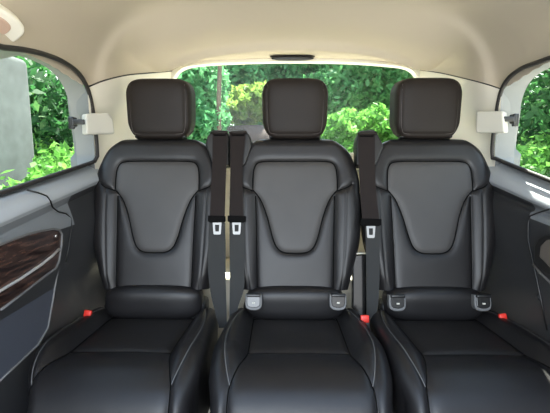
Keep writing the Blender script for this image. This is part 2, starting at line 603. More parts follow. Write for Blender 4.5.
        LEAK_FILLER = (np.concatenate([fl, G[:, :1]], axis=1).reshape(-1, 3), gridf(nv, 2))
        return G.reshape(-1, 3), gridf(nv, nu)
    pl = struct('trim_1', pillar(-1, seamL, LL), M['pillar'])
    obj('leak_filler', LEAK_FILLER, M['reveal'], pl)
    pr = struct('trim_2', pillar(1, seamR, LR), M['pillar'])
    obj('leak_filler', LEAK_FILLER, M['reveal'], pr)
    obj_s = struct('trim_3', tube([p + Vector((0, -0.001, 0)) for p in map(Vector, catmull([tuple(p) for p in seamL], 6))], 0.0028, 6), M['rubber'])
    obj_s = struct('trim_4', tube([p + Vector((0, -0.001, 0)) for p in map(Vector, catmull([tuple(p) for p in seamR], 6))], 0.0022, 6), M['rubber'])
    # ---- rear window: frame ring in the tailgate, glass behind
    zb = 0.985
    outer = [Vector(p) for p in perT]
    inner_top = [Vector(p) for p in catmull([tuple(p) for p in top], 5)]
    xL, xR = inner_top[0].x, inner_top[-1].x
    inner = [Vector((xL - .005, YB, zb + .05)), ] + inner_top + [Vector((xR + .005, YB, zb + .05)), Vector((xR - .05, YB, zb)), Vector((xL + .05, YB, zb))]
    N = len(inner)
    # tailgate ring: every inner point gets an outer point pushed outwards
    def outp(p):
        q = Vector(p)
        q.x += 0.14 * (1 if q.x > 0.01 else -1) * min(1, abs(q.x) / 0.5)
        q.z = q.z + 0.12 if p.z > 1.2 else 0.25
        q.y -= 0 if p.z > 1.2 else .0
        return q
    O = [outp(p) for p in inner]
    I2 = [p + Vector((0, 0.05, 0.0)) for p in inner]
    V = O + inner + I2
    F = []
    for i in range(N):
        j = (i + 1) % N
        F.append((i, j, N + j, N + i)); F.append((N + i, N + j, 2 * N + j, 2 * N + i))
    w3 = struct('window_3', (V, F), M['cream'], smooth=False)
    obj('glass_pane', (I2, [tuple(range(N))]), M['glass_rear'], w3, smooth=False)
    struct('roof_sun_block', box((0, 1.225, 1.585), (1.68, 1.75, 0.03), .01), M['reveal'])  # unseen roof skin added to keep leaking sun off the right cushion
    # ---- floor, cargo floor
    struct('floor', box((0, 0.6, -0.01), (1.66, 2.2, 0.02), 0), M['carpet'])
    struct('trim_5', box((0, 1.83, 0.225), (1.5, 0.36, 0.45), 0.01), M['cargo'])
    # ---- lines and inlays on the left side panel
    dk = M['black']
    def xw(y, z, s, off=0.004):  # wall surface X at a height (piecewise from the profile)
        return s
    def on_wall(px, py, X): return on_x(px, py, X)
    wood_px = [(-60, 271), (-25, 255), (0, 244.5), (14, 239), (27, 234.5), (40, 231), (53, 228.8), (59, 230), (61.5, 234), (61, 245), (58.5, 261), (55, 268.5), (40, 279.5), (20, 295), (0, 310), (-60, 356)]
    Xw = -0.768
    loop = [on_wall(x, y, Xw) for x, y in wood_px]
    obj('wood_inlay', prism(loop, (-0.03, 0, 0), 0.003), M['wood'], wl, smooth=False)
    obj('inlay_edge', tube([p + Vector((0.002, 0, 0)) for p in loop[1:-1]], 0.0035, 8), M['satin'], wl)
    obj('chrome_strip', tube([on_wall(x, y, Xw + .004) for x, y in [(-60, 332), (0, 291), (20, 279), (40, 265.5), (52, 256), (59, 249)]], 0.0042, 8), M['bright'], wl)
    obj('screw_cap', superbox(tuple(on_wall(56.2, 236, Xw + .002)), (0.006, 0.011, 0.011), 2, 6), M['chrome'], wl)
    pock = [(60, 263), (57.5, 272), (53, 300), (48, 328), (38, 345), (20, 362), (-10, 390)]
    pockin = [(60, 264), (20, 294), (-30, 333), (-80, 375), (-80, 470), (-30, 408)]
    Xp = -0.783
    loop2 = [on_wall(x, y, Xp) for x, y in pock + [(-70, 440), (-70, 364), (-30, 334), (0, 312), (30, 288), (55, 268)]]
    obj('door_pocket', prism(loop2, (-0.04, 0, 0), 0.004), M['pocket'], wl, smooth=False)
    obj('pocket_edge', tube([on_wall(x, y, Xp + .002) for x, y in pock], 0.0032, 8), M['satin'], wl)
    obj('panel_gap', tube([on_wall(x, y, X) for x, y, X in [(27, 190, -.789), (38, 192.5, -.776), (47, 196, -.768), (50.5, 201, -.764), (52.5, 207, -.762), (58, 211.5, -.772), (66, 213.5, -.778), (71, 218, -.776), (71.5, 228, -.768), (69, 246, -.766), (66, 262, -.768)]], 0.0026, 6), dk, wl)
    # ---- right side panel: grab recess, trim line, gap
    hl = [(534, 262), (534, 246), (538, 239), (546, 235.5), (580, 231), (580, 290), (552, 277), (540, 270)]
    Xh = 0.752
    loop3 = [on_wall(x, y, Xh) for x, y in hl]
    obj('recess_frame', prism(loop3, (0.03, 0, 0), 0.004), dk, wr, smooth=False)
    obj('recess_dish', prism([on_wall(x, y, Xh - .004) for x, y in [(539, 257), (540, 246), (546, 240), (575, 236), (575, 275), (550, 268)]], (0.01, 0, 0), 0.003), plain('recess_brown', (0.12, 0.105, 0.09), 0.35), wr, smooth=False)
    obj('inlay_edge', tube([on_wall(x, y, 0.765) for x, y in [(533, 264), (541, 274), (552, 284), (600, 322)]], 0.004, 8), M['satin'], wr)
    obj('panel_gap', tube([on_wall(x, y, X) for x, y, X in [(550, 209, .766), (537, 213, .768), (530, 216, .770), (528, 224, .764), (528, 240, .762), (533, 262, .764), (541, 300, .775), (547, 330, .79)]], 0.0026, 6), dk, wr)
    obj('coat_button', superbox(tuple(on_wall(538.5, 297, .782)), (0.012, 0.018, 0.018), 2.5, 6), M['panel'], wr)
    return wl, wr
WL, WR = shell()

# ------------------------------------------------------------------ the seats
SEAT_X = (-0.534, 0.010, 0.537)
B0 = Vector((0, 1.46, 0.469)); TILT = math.atan2(0.14, 0.571)
BU = Vector((0, math.sin(TILT), math.cos(TILT)))        # up the backrest
BN = Vector((0, -math.cos(TILT), math.sin(TILT)))       # out of the backrest, towards the cabin
HB = 0.600
def bp(dx, py):
    p = on_plane(296 + dx, py, B0, BN)
    return (p.x - SEAT_X[1], (p - B0).dot(BU))
def half(pts):  # mean half width from both sides, to keep the seams symmetric
    r = []
    for dx, py in pts:
        a = bp(dx, py); b = bp(-dx, py)
        r.append(((a[0] - b[0]) / 2, a[1]))
    return r
def mirror(P): return [(-x, y) for x, y in P]
wpts = half([(54, 292), (56, 282), (61, 262), (66, 240), (67, 212), (65, 177), (60, 160), (55, 150), (49, 144), (41, 139.5), (30, 137)])
wv = np.array([p[1] for p in wpts]); ww = np.array([p[0] for p in wpts])
_cw = catmull(list(zip(ww, wv)), 8)
def bw(v): return np.interp(v, _cw[:, 1], _cw[:, 0])
ins_half = half([(0, 161), (20, 161), (32, 161.5), (38, 163.5), (41, 169), (42, 178), (42.3, 190)])
ins_low = half([(42.3, 190), (38, 195), (33.5, 202), (28, 217), (22.5, 238), (18, 248), (11, 252.6), (0, 253.4)])
hi = catmull(ins_half, 6); lo = catmull(ins_low, 6)
INS = [tuple(p) for p in hi] + [tuple(p) for p in lo[1:]]
INS_LOOP = INS + mirror(INS)[::-1][1:-1]
side_s = [tuple(p) for p in catmull(half([(42.3, 191), (48, 189), (53, 187), (56.5, 184)]), 5)]
vert_s = [tuple(p) for p in catmull(half([(39.5, 196), (38.8, 230), (38, 292)]), 6)]
bord_s = [tuple(p) for p in catmull(half([(50.5, 190), (50, 220), (48.5, 260), (46, 292)]), 6)]
B_SEAMS = [INS, mirror(INS), side_s, mirror(side_s), vert_s, mirror(vert_s)]
B_MINOR = [bord_s, mirror(bord_s)]
def bh(x, v):
    """height of the leather over the backrest plane"""
    x = np.asarray(x, float); v = np.asarray(v, float)
    w = bw(v)
    h = 0.016 * sstep(0.125, 0.215, np.abs(x)) * sstep(0.60, 0.25, v) * sstep(-.02, 0.06, v)
    h = h + 0.006 * np.exp(-((v - 0.16) / 0.12) ** 2) * (1 - (x / 0.2) ** 2)
    d = poly_dist(x, v, B_SEAMS)
    h = h + 0.0095 * (1 - np.exp(-(d / 0.009) ** 1.1)) - 0.006
    dm = poly_dist(x, v, B_MINOR)
    h = h - 0.002 * np.exp(-(dm / 0.005) ** 2)
    r = 0.048
    e = np.minimum(np.clip((w - np.abs(x)), 0, 9), np.clip((HB - v) * 1.2, 0, 9))
    e = np.clip(e / r, 0, 1)
    h = h - r * (1 - np.sqrt(np.clip(1 - (1 - e) ** 2, 0, 1)))
    return h
def bpos(x, v, h): return B0 + Vector((x, 0, 0)) + BU * float(v) + BN * float(h)

PROF = catmull([(1.475, .350), (1.45, .362), (1.38, .370), (1.24, .382), (1.127, .391), (1.07, .394), (1.02, .388), (.975, .366), (.944, .328), (.931, .28), (.930, .22), (.934, .15)], 12)
_seg = np.concatenate([[0], np.cumsum(np.hypot(np.diff(PROF[:, 0]), np.diff(PROF[:, 1])))])
SL = _seg[-1]
def prof(s):
    y = np.interp(s, _seg, PROF[:, 0]); z = np.interp(s, _seg, PROF[:, 1])
    e = 0.006
    dy = np.interp(s + e, _seg, PROF[:, 0]) - np.interp(s - e, _seg, PROF[:, 0])
    dz = np.interp(s + e, _seg, PROF[:, 1]) - np.interp(s - e, _seg, PROF[:, 1])
    L = np.hypot(dy, dz) + 1e-12
    return y, z, dz / L, -dy / L      # normal (ny, nz): up on top, towards -Y in front
_top = PROF[:, 0].argmin()
def s_of_y(y): return float(np.interp(-y, -PROF[:_top + 1, 0], _seg[:_top + 1]))
def cw0(s): return np.interp(s, [0, .05, s_of_y(1.15), s_of_y(1.03), s_of_y(.96), SL], [.244, .250, .263, .258, .246, .242])
OUTER = 0      # which side of the cushion faces a side wall: -1, 0 or 1
def cwx(s, u):
    w = cw0(s)
    k = np.interp(s, [s_of_y(1.22), s_of_y(1.08), s_of_y(1.0), s_of_y(.95), SL], [1.0, .93, .84, .78, .78])
    return np.where(np.asarray(u) * OUTER > 0, w * k, w)
in_seam = [tuple(p) for p in catmull([(.158, s_of_y(1.455)), (.158, s_of_y(1.40)), (.156, s_of_y(1.25)), (.155, s_of_y(1.14)), (.162, s_of_y(1.09)), (.176, s_of_y(1.04)), (.188, s_of_y(1.0)), (.194, s_of_y(.975)), (.196, s_of_y(.945)), (.195, SL - .1), (.194, SL - .01)], 6)]
out_seam = [tuple(p) for p in catmull([(.195, s_of_y(1.455)), (.210, s_of_y(1.40)), (.224, s_of_y(1.30)), (.226, s_of_y(1.17)), (.219, s_of_y(1.09)), (.206, s_of_y(1.03)), (.193, s_of_y(.99))], 6)]
cross_seam = [(x, s_of_y(1.130) - .004 * math.cos(x * 10)) for x in np.linspace(-.155, .155, 20)]
rear_seam = [(x, s_of_y(1.432)) for x in np.linspace(-.157, .157, 12)]
C_SEAMS = [in_seam, mirror(in_seam), cross_seam, rear_seam]
C_MINOR = [out_seam, mirror(out_seam)]
def ch(x, s):
    x = np.asarray(x, float); s = np.asarray(s, float)
    y, z, _, _ = prof(s)
    front = s > _seg[_top] * 0.999
    fade = np.where(front, 0, sstep(.97, 1.14, y))
    h = 0.034 * sstep(.150, .200, np.abs(x)) * fade
    d = poly_dist(x, s, C_SEAMS)
    h = h + 0.0095 * (1 - np.exp(-(d / 0.011) ** 1.1)) - 0.006
    dm = poly_dist(x, s, C_MINOR)
    h = h - 0.004 * np.exp(-(dm / 0.006) ** 2)
    h = h + 0.006 * np.exp(-((s - s_of_y(1.27)) / .1) ** 2) * np.exp(-(x / .1) ** 2)
    w = cwx(s, x)
    r = 0.04
    e = np.clip((w - np.abs(x)) / r, 0, 1)
    h = h - r * 1.2 * (1 - np.sqrt(np.clip(1 - (1 - e) ** 2, 0, 1)))
    h = h - 0.03 * (1 - np.sqrt(np.clip(1 - (1 - np.clip(s / .03, 0, 1)) ** 2, 0, 1)))
    return h
def cpos(x, s, h):
    y, z, ny, nz = prof(s)
    return Vector((float(x), float(y + ny * h), float(z + nz * h)))

def split_faces(P, nr, nc, mask_face):
    F = gridf(nr, nc)
    A = [f for f, m in zip(F, mask_face) if m]; B = [f for f, m in zip(F, mask_face) if not m]
    def compact(Fs):
        ids = sorted({i for f in Fs for i in f}); mp = {k: i for i, k in enumerate(ids)}
        return [P[i] for i in ids], [tuple(mp[i] for i in f) for f in Fs]
    return compact(A), compact(B)

def make_seat(label, outer):
    global OUTER
    OUTER = outer
    root = thing('van_seat', label, 'seat', (0, 1.2, 0), 'rear row of black leather seats')
    # ---- backrest
    nu, nv = 151, 171
    t = np.linspace(-1, 1, nu); u = np.sin(t * math.pi / 2) * .55 + t * .45
    k = np.linspace(0, 1, nv); vv = HB * (0.8 * k + 0.2 * np.sin(k * math.pi / 2))
    U, V_ = np.meshgrid(u, vv)
    X = U * bw(V_)
    Hh = bh(X, V_)
    P = [bpos(a, b, c) for a, b, c in zip(X.ravel(), V_.ravel(), Hh.ravel())]
    xc = (X[:-1, :-1] + X[1:, 1:]) / 2; vc = (V_[:-1, :-1] + V_[1:, 1:]) / 2
    mask = inside(xc, vc, INS_LOOP).ravel()
    ins, rest = split_faces(P, nv, nu, mask)
    # back shell
    nb = 25
    tb = np.linspace(-1, 1, nb); kb = np.linspace(0, 1, 41)
    Ub, Vb = np.meshgrid(np.sin(tb * math.pi / 2), HB * np.sin(kb * math.pi / 2))
    Xb = Ub * bw(Vb)
    e = np.minimum(bw(Vb) - np.abs(Xb), (HB - Vb)) / .04
    e = np.clip(e, 0, 1)
    Hb_ = -0.055 - 0.045 * np.sqrt(np.clip(1 - (1 - e) ** 2, 0, 1))
    Pb = [bpos(a, b, c) for a, b, c in zip(Xb.ravel(), Vb.ravel(), Hb_.ravel())]
    obj('backrest', join(rest, (Pb, gridf(41, nb))), M['leather'], root)
    obj('backrest_insert', ins, M['insert'], root)['label'] = 'lighter matt leather centre panel'
    for sm in (INS_LOOP + [INS_LOOP[0]], side_s, mirror(side_s), vert_s, mirror(vert_s)):
        a = np.array(sm); hh = bh(a[:, 0], a[:, 1])
        obj('backrest_piping', tube([bpos(x, v, h + .0004) for (x, v), h in zip(sm, hh)], 0.0032, 6), M['piping'], root)
    for sm in B_MINOR:
        a = np.array(sm); hh = bh(a[:, 0], a[:, 1])
        obj('backrest_stitching', tube([bpos(x, v, h + .0002) for (x, v), h in zip(sm, hh)], 0.0009, 5), M['stitch_dark'], root)
    # ---- padded roll between backrest and cushion
    c = B0 - BU * 0.048 - BN * 0.012
    obj('lower_roll', superbox((0, c.y + .012, c.z), (0.375, 0.115, 0.135), 3.6, 24, lambda q: np.array([q[0], q[1], q[2]])), M['leather'], root)
    # ---- headrest
    hb = bpos(0, HB + .008, -.045)
    axis = BU
    def hshape(q):
        x, y, z = q
        w = 1.0 + 0.02 * z - 0.16 * max(0, -z - .45) - .10 * max(0, z - .55)
        dpt = 1.0
        # the front face is flatter and framed by a seam; sides run back from it
        yy = y
        if y < 0:
            yy = y * (1 + 0.06 * (1 - (x * x)) )
        g = abs(abs(x) - 0.90)
        return np.array([x * w, yy, z])
    hv, hf = superbox((0, 0, 0), (0.262, 0.14, 0.240), 5.2, 40, hshape)
    hc = hb + BU * 0.116 + BN * 0.012
    ca, sa = math.cos(-0.03), math.sin(-0.03)
    def place(v):
        x, y, z = v
        # seam groove frames the front face
        a = (abs(x) / .111); b = abs(z) / .094
        if y < 0:
            dd = min(abs(abs(x) - .109) if -.09 < z < .1 else 9, abs(z + .098) if abs(x) < .1 else 9)
            y += 0.0035 * math.exp(-(dd / .0035) ** 2)
        th = 0.06
        yy = y * math.cos(th) - z * math.sin(th) * 1.0
        zz = z * math.cos(th) + y * math.sin(th)
        return hc + Vector((x, yy + z * 0.05, zz))
    obj('headrest', ([place(v) for v in hv], hf), M['leather_head'], root)
    # seam stitches on the headrest front
    def front_y(x, z):
        q = 5.2
        a = abs(x) / .131; b = abs(z) / .120
        return -0.07 * max(0.0, 1 - a ** q - b ** q) ** (1 / q) * (1 + .06 * (1 - min(1, a * a)))
    st = []
    path = [(-.108, .095), (-.110, .03), (-.108, -.05), (-.104, -.082), (-.094, -.095), (-.06, -.098), (.06, -.098), (.094, -.095), (.104, -.082), (.108, -.05), (.110, .03), (.108, .095)]
    path = catmull(path, 6)
    st.append(tube([place((x, front_y(x, z) + .0004, z)) for x, z in path], 0.0011, 5))
    obj('headrest_stitching', join(*st), plain('stitch_brown', (.075, .065, .06), .7), root)
    for sx in (-.065, .065):
        p0 = bpos(sx, HB - .06, -.055); p1 = hc + Vector((sx, 0.01, -.06))
        obj('headrest_post', tube([p0, p1], 0.006, 10), M['black'], root)
    obj('headrest_collar', box(tuple(bpos(0, HB + .006, -.04)), (.205, .05, .008), .003, (TILT * -1, 0, 0)), M['black'], root)
    # ---- cushion
    nu, ns = 141, 191
    t = np.linspace(-1, 1, nu); u = np.sin(t * math.pi / 2) * .6 + t * .4
    ss = np.linspace(0, SL, ns)
    U, S_ = np.meshgrid(u, ss)
    X = U * cwx(S_, U)
    Hh = ch(X, S_)
    P = [cpos(a, b, c) for a, b, c in zip(X.ravel(), S_.ravel(), Hh.ravel())]
    xc = (X[:-1, :-1] + X[1:, 1:]) / 2; sc = (S_[:-1, :-1] + S_[1:, 1:]) / 2
    loop = [p for p in in_seam if p[1] <= cross_seam[0][1]]
    sq = [(x, s_) for x, s_ in cross_seam][::-1]
    r0 = rear_seam[0][1]
    loop = [(.157, r0)] + [p for p in loop if p[1] > r0] + sq
    loop = loop + [(-x, s_) for x, s_ in loop if x > 0.1][::-1]
    mask = inside(xc, sc, loop).ravel()
    ins, rest = split_faces(P, ns, nu, mask)
    # skirts down the sides
    sk = []
    for j in (0, nu - 1):
        col_ = [P[i * nu + j] for i in range(ns)]
        Vs = col_ + [Vector((p.x * .97, min(max(p.y, .93), 1.46), min(p.z, 0.15))) for p in col_]
        sk.append((Vs, [(i, i + 1, ns + i + 1, ns + i) for i in range(ns - 1)]))
    obj('cushion', join(rest, *sk), M['leather'], root)
    obj('cushion_insert', ins, M['cushion_insert'], root)['label'] = 'matt leather middle of the cushion'
    for sm in C_SEAMS:
        a = np.array(sm); hh = ch(a[:, 0], a[:, 1])
        obj('cushion_piping', tube([cpos(x, s_, h + .0006) for (x, s_), h in zip(sm, hh)], 0.0022, 6), M['piping'], root)
    for sm in C_MINOR:
        a = np.array(sm); hh = ch(a[:, 0], a[:, 1])
        obj('cushion_stitching', tube([cpos(x, s_, h + .0006) for (x, s_), h in zip(sm, hh)], 0.0013, 5), M['stitch'], root)['label'] = 'pale grey seam stitching'
    # ---- base and floor rails
    obj('seat_base', box((0, 1.20, 0.135), (.40, .46, .19), .02), M['black'], root)
    for sx in (-.17, .17):
        obj('floor_rail', box((sx, 1.20, .021), (.05, .56, .042), .006), M['satin'], root)
    obj('side_hinge', box((0, 1.50, .30), (.40, .09, .24), .02), M['black'], root)
    return root
def isofix(root):
    """the two child seat anchor guides at the foot of the backrest; child parts of the seat"""
    for sx in (-1, 1):
        x = root.location.x + sx * 0.155
        c = at(*((254.5, 302) if sx < 0 else (334.5, 302)), 1.405)
        c = Vector((x, c.y, c.z))
        up = Vector((0, .26, .966)); nn = Vector((0, -.966, .26))
        def q(a, b, d=0.0): return c + Vector((a, 0, 0)) + up * b + nn * d
        pts = [(-.030, .030), (-.031, .0), (-.028, -.018), (-.016, -.027), (0, -.029), (.016, -.027), (.028, -.018), (.031, 0), (.030, .030)]
        loop = [q(a, b, .012) for a, b in catmull(pts, 4)]
        pl = obj('anchor_guide', prism(loop, nn * -.03, .003), M['satin'], root, smooth=False)
        pl['label'] = 'grey plastic child seat anchor guide'
        w = [(-.024, .030), (-.0245, .0), (-.020, -.014), (0, -.019), (.020, -.014), (.0245, 0), (.024, .030)]
        obj('guide_pocket', prism([q(a, b, .016) for a, b in catmull(w, 4)], nn * -.02, .002), M['blackgloss'], pl, smooth=False)
        obj('guide_flap', box(tuple(q(0, .026, .016)), (.052, .016, .012), .004, (-.26, 0, 0)), M['black'], pl)
        obj('guide_tab', box(tuple(q(0, -.001, .018)), (.011, .003, .006), .001, (-.26, 0, 0)), M['white'], pl)

def copy_tree(o, parent=None):
    c = o.copy(); COL.objects.link(c); c.parent = parent
    for chd in list(o.children): copy_tree(chd, c)
    return c
seat_l = make_seat('black leather van seat beside the dark wood inlay panel, without anchor guides', -1)
seat_m = make_seat('', 0); seat_r = make_seat('', 1)
seat_l.location.x, seat_m.location.x, seat_r.location.x = SEAT_X
seat_m['label'] = 'middle black leather van seat of the row, between the other two'
seat_r['label'] = 'black leather van seat beside the sunlit sill, with grey anchor guides'
isofix(seat_m); isofix(seat_r)

# ------------------------------------------------------------------ seat belts
def ribbon(rows, th=0.0016):
    """rows: (left point, right point) down the strap; ring of 4 per row"""
    V, F = [], []
    for a, b in rows:
        a = Vector(a); b = Vector(b)
        V += [a, b, b + Vector((0, th, 0)), a + Vector((0, th, 0))]
    n = len(rows)
    for i in range(n - 1):
        for k in range(4):
            F.append((i * 4 + k, i * 4 + (k + 1) % 4, (i + 1) * 4 + (k + 1) % 4, (i + 1) * 4 + k))
    F += [(0, 1, 2, 3), tuple(range((n - 1) * 4, n * 4))]
    return V, F
def bpl(px, py, off):
    return on_plane(px, py, B0 + BN * off, BN)
def belt(label, upper, lower, tng, guide, flip):
    top = bpl(upper[0][0], upper[0][1], .0)
    root = thing('seat_belt', label, 'seat belt', (top.x, top.y, 0.42), 'seat belts hanging between the rear seats')
    def strip(rows, off):
        d = catmull([(l, r, y) for l, r, y in rows], 6)
        return ribbon([(bpl(l, y, off + .022), bpl(r, y, off + .022)) for l, r, y in d])
    obj('upper_strap', strip(upper, .012), M['web'], root, smooth=False)
    obj('lower_strap', strip(lower, .008), M['web_low'], root, smooth=False)
    # tongue: moulded plastic bar with a steel latch plate below it
    l, r, y0, y1 = tng
    z = [bpl(l, y0, .040), bpl(r, y0 + .5, .040), bpl(r, y1 - 1, .040), bpl(r - 3, y1, .040), bpl(l + 3, y1, .040), bpl(l, y1 - 1, .040)]
    tg = obj('tongue', prism(z, BN * -.012, .002), M['piping'], root, smooth=False)
    m = (l + r) / 2 + (0.6 if not flip else 0)
    yb = y1 + 12
    def pl(dx, y): return bpl(m + dx, y, .036)
    oc = [(-4.4, y1 - 1), (4.4, y1 - 1), (4.4, y1 + 1), (3.7, yb - 1), (3, yb), (-3, yb), (-3.7, yb - 1), (-4.4, y1 + 1)]
    ic = [(-2.1, y1 + 2.2), (2.1, y1 + 2.2), (2.1, y1 + 3), (1.9, yb - 3.4), (1.6, yb - 3), (-1.6, yb - 3), (-1.9, yb - 3.4), (-2.1, y1 + 3)]
    A = [pl(*p) for p in oc]; B = [pl(*p) for p in ic]
    n = len(A); th = BN * -.003
    V = A + B + [p + th for p in A] + [p + th for p in B]
    F = []
    for i in range(n):
        j = (i + 1) % n
        F += [(i, j, n + j, n + i), (2 * n + i, 2 * n + j, 3 * n + j, 3 * n + i), (i, j, 2 * n + j, 2 * n + i), (n + i, n + j, 3 * n + j, 3 * n + i)]
    obj('latch_plate', (V, F), M['latch'], tg, smooth=False)
    # belt outlet on the shoulder
    g = [bpl(x, y, .022) for x, y in guide]
    gd = obj('belt_guide', prism(g, BN * -.075, .006), M['black'], root, smooth=False)
    gl = upper[0]
    ytop = gl[2]
    obj('guide_slot', prism([bpl(gl[0] + .5, ytop - .5, .032), bpl(gl[1] - .5, ytop - .5, .032), bpl(gl[1] - 1.5, ytop + 1.8, .037), bpl(gl[0] + 1.5, ytop + 1.8, .037)], BN * -.004, .001), M['piping'], gd, smooth=False)
    obj('guide_lip', tube([bpl(gl[0] - 1, ytop - 1.0, .032), bpl(gl[0] + 3, ytop - 1.6, .034), bpl((gl[0] + gl[1]) / 2, ytop - 1.3, .034), bpl(gl[1] - 3, ytop - 1.6, .034), bpl(gl[1] + 1, ytop - 2.0, .032)], 0.006, 8), M['leather_head'], gd)
    return root
belt('black belt against the seat beside the wood inlay, one of a close pair',
     [(212.5, 227, 134), (212.3, 226.6, 160), (211, 225.5, 190), (209.5, 224.5, 222)],
     [(209, 225, 222), (208, 225.5, 245), (208, 225.5, 270), (210.5, 226, 292), (215, 226.5, 312), (219, 227, 328)],
     (207.8, 225.2, 215.5, 222.5),
     [(205.5, 145), (207, 137), (210.5, 131.5), (214, 129.5), (225, 130), (228.5, 133), (228.5, 165), (213, 165)], False)
belt('black belt with latch plate lying along the middle seat, close beside another belt',
     [(230.3, 245.5, 134), (230.5, 243, 160), (230, 242.5, 190), (229.3, 243.5, 222)],
     [(229.6, 244.5, 222), (229.6, 244.5, 245), (229.8, 244.3, 270), (229.8, 244, 288), (229.5, 238.5, 306), (229.2, 234, 326)],
     (227.6, 245.6, 215.5, 222.5),
     [(229.5, 133), (232, 130), (244, 129.5), (247.5, 132), (250.5, 137), (252, 145), (245, 165), (229.5, 165)], True)
belt('black seat belt hanging alone between the middle seat and the seat by the sunlit sill',
     [(358.5, 375, 135), (358.8, 375, 160), (360, 376, 190), (362.5, 379.5, 222)],
     [(365, 380, 222), (366, 379.5, 250), (366.5, 379.5, 280), (366.8, 378, 305), (367, 374, 322)],
     (360.5, 381.5, 218.5, 226),
     [(357, 165), (356.5, 140), (358, 133), (361, 130.5), (373, 129.5), (377, 131.5), (380.5, 139), (384, 146), (376, 165)], True)

# ------------------------------------------------------------------ buckles
def buckle(label, px, py, Y, tilt, w=.022):
    c = at(px, py, Y)
    root = thing('seat_belt_buckle', label, 'buckle', (c.x, c.y, c.z - .09), 'red buttoned belt buckles')
    r = (math.radians(-12), math.radians(tilt), 0)
    m = Euler(r).to_matrix()
    obj('buckle_housing', box(tuple(c + m @ Vector((0, .004, -.045))), (w + .006, .016, .085), .004, r), M['black'], root)
    obj('release_button', box(tuple(c + m @ Vector((0, -.004, -.002))), (w - .004, .014, .026), .0035, r), M['red'], root)
    return root
buckle('red buttoned buckle beside the wood inlay panel, at the rear of that cushion', 88.5, 313, 1.36, 8, .030)
buckle('red buttoned buckle low in the gap below the lone belt', 364.5, 318, 1.34, 0, .034)
buckle('red buttoned buckle against the dark side panel under the sunlit sill', 502, 316.5, 1.36, -10, .030)
c = at(359, 285, 1.45)
bk = thing('belt_cover', 'glossy black upright cover beside the lone belt between two seats', 'cover', (c.x, 1.45, .33))
obj('cover_body', prism([bpl(x, y, -.012) for x, y in [(353, 255), (366.5, 254), (367, 318), (361, 322), (352.5, 308)]], BN * -.03, .005), M['blackgloss'], bk, smooth=False)
obj('cover_rim', tube([bpl(353.5, 254, -.010), bpl(360, 253.2, -.010), bpl(366.5, 253.2, -.010)], .0026, 8), M['white'], bk)['label'] = 'pale top edge'

# ------------------------------------------------------------------ window latches, lamp, fitting
def latch(side, label):
    s = side
    if s < 0: quad = [(86, 113.5), (108, 112.5), (113.5, 119), (115, 134), (86.5, 134.5)]; hx = (74, 122)
    else: quad = [(476, 111), (503, 111), (504.5, 132.5), (475.5, 133), (475.3, 128)]; hx = (513, 119)
    X = s * 0.745
    def q(x, y):
        u = abs(x - (86 if s < 0 else 504)) / 28.0
        return on_x(x, y, s * (.755 - .055 * u))
    loop = [q(*p) for p in quad]
    b = sum(loop, Vector()) / len(loop)
    root = thing('window_latch', label, 'latch', (b.x, b.y, min(p.z for p in loop)), 'pop-out window latches')
    obj('latch_housing', prism(loop, (s * .035, .035, 0), .007), M['white'], root, smooth=False)
    h = on_x(*hx, s * .80)
    hg = obj('latch_hinge', box((h.x, h.y, h.z), (.012, .030, .034), .004), M['black'], root)
    obj('latch_hinge', box(tuple(on_x(hx[0] + (5 if s < 0 else -5), hx[1], s * .775)), (.04, .010, .018), .003), M['black'], root)
    obj('latch_hinge', box(tuple(on_x(hx[0] - (2.5 if s < 0 else -2.5), hx[1] + 1, s * .815)), (.02, .014, .046), .004), M['black'], root)
latch(-1, 'cream plastic window latch with black hinge at the window with stone wall outside')
latch(1, 'cream plastic window latch with black hinge at the window above the sunlit sill')

c = at(1, 22, 1.06)
root = thing('reading_lamp', 'cream oval roof lamp with a peach coloured lens', 'lamp', (-.735, c.y, c.z))
lc = Vector((-.70, 1.02, 1.385))
nrm = Vector((.60, -.25, -.76)).normalized()
e1 = Vector((0, 1, 0)); e1 = (e1 - nrm * e1.dot(nrm)).normalized(); e2 = nrm.cross(e1)
lampc = at(-8, 21, 1.0)
def lamp_loop(r1, r2, d):
    return [lampc + e1 * (r1 * math.copysign(abs(math.cos(g)) ** .7, math.cos(g))) + e2 * (r2 * math.copysign(abs(math.sin(g)) ** .7, math.sin(g))) + nrm * d for g in np.linspace(0, 2 * math.pi, 40)[:-1]]
obj('lamp_bezel', prism(lamp_loop(.085, .042, .004), nrm * -.03, .008), M['cream'], root, smooth=False)
obj('lamp_lens', prism(lamp_loop(.045, .022, .007), nrm * -.01, .003), M['lens'], root, smooth=False)
c = at(292.5, 58.3, 1.95)
fit = thing('brake_light_cover', 'slim black oval cover on the headliner above the rear window', 'cover', tuple(c))
obj('cover_shell', superbox((c.x, c.y, c.z), (.20, .03, .022), 2.6, 14), M['black'], fit)
obj('cover_base', superbox((c.x, c.y + .015, c.z + .010), (.215, .035, .014), 2.6, 12), M['rubber'], fit)

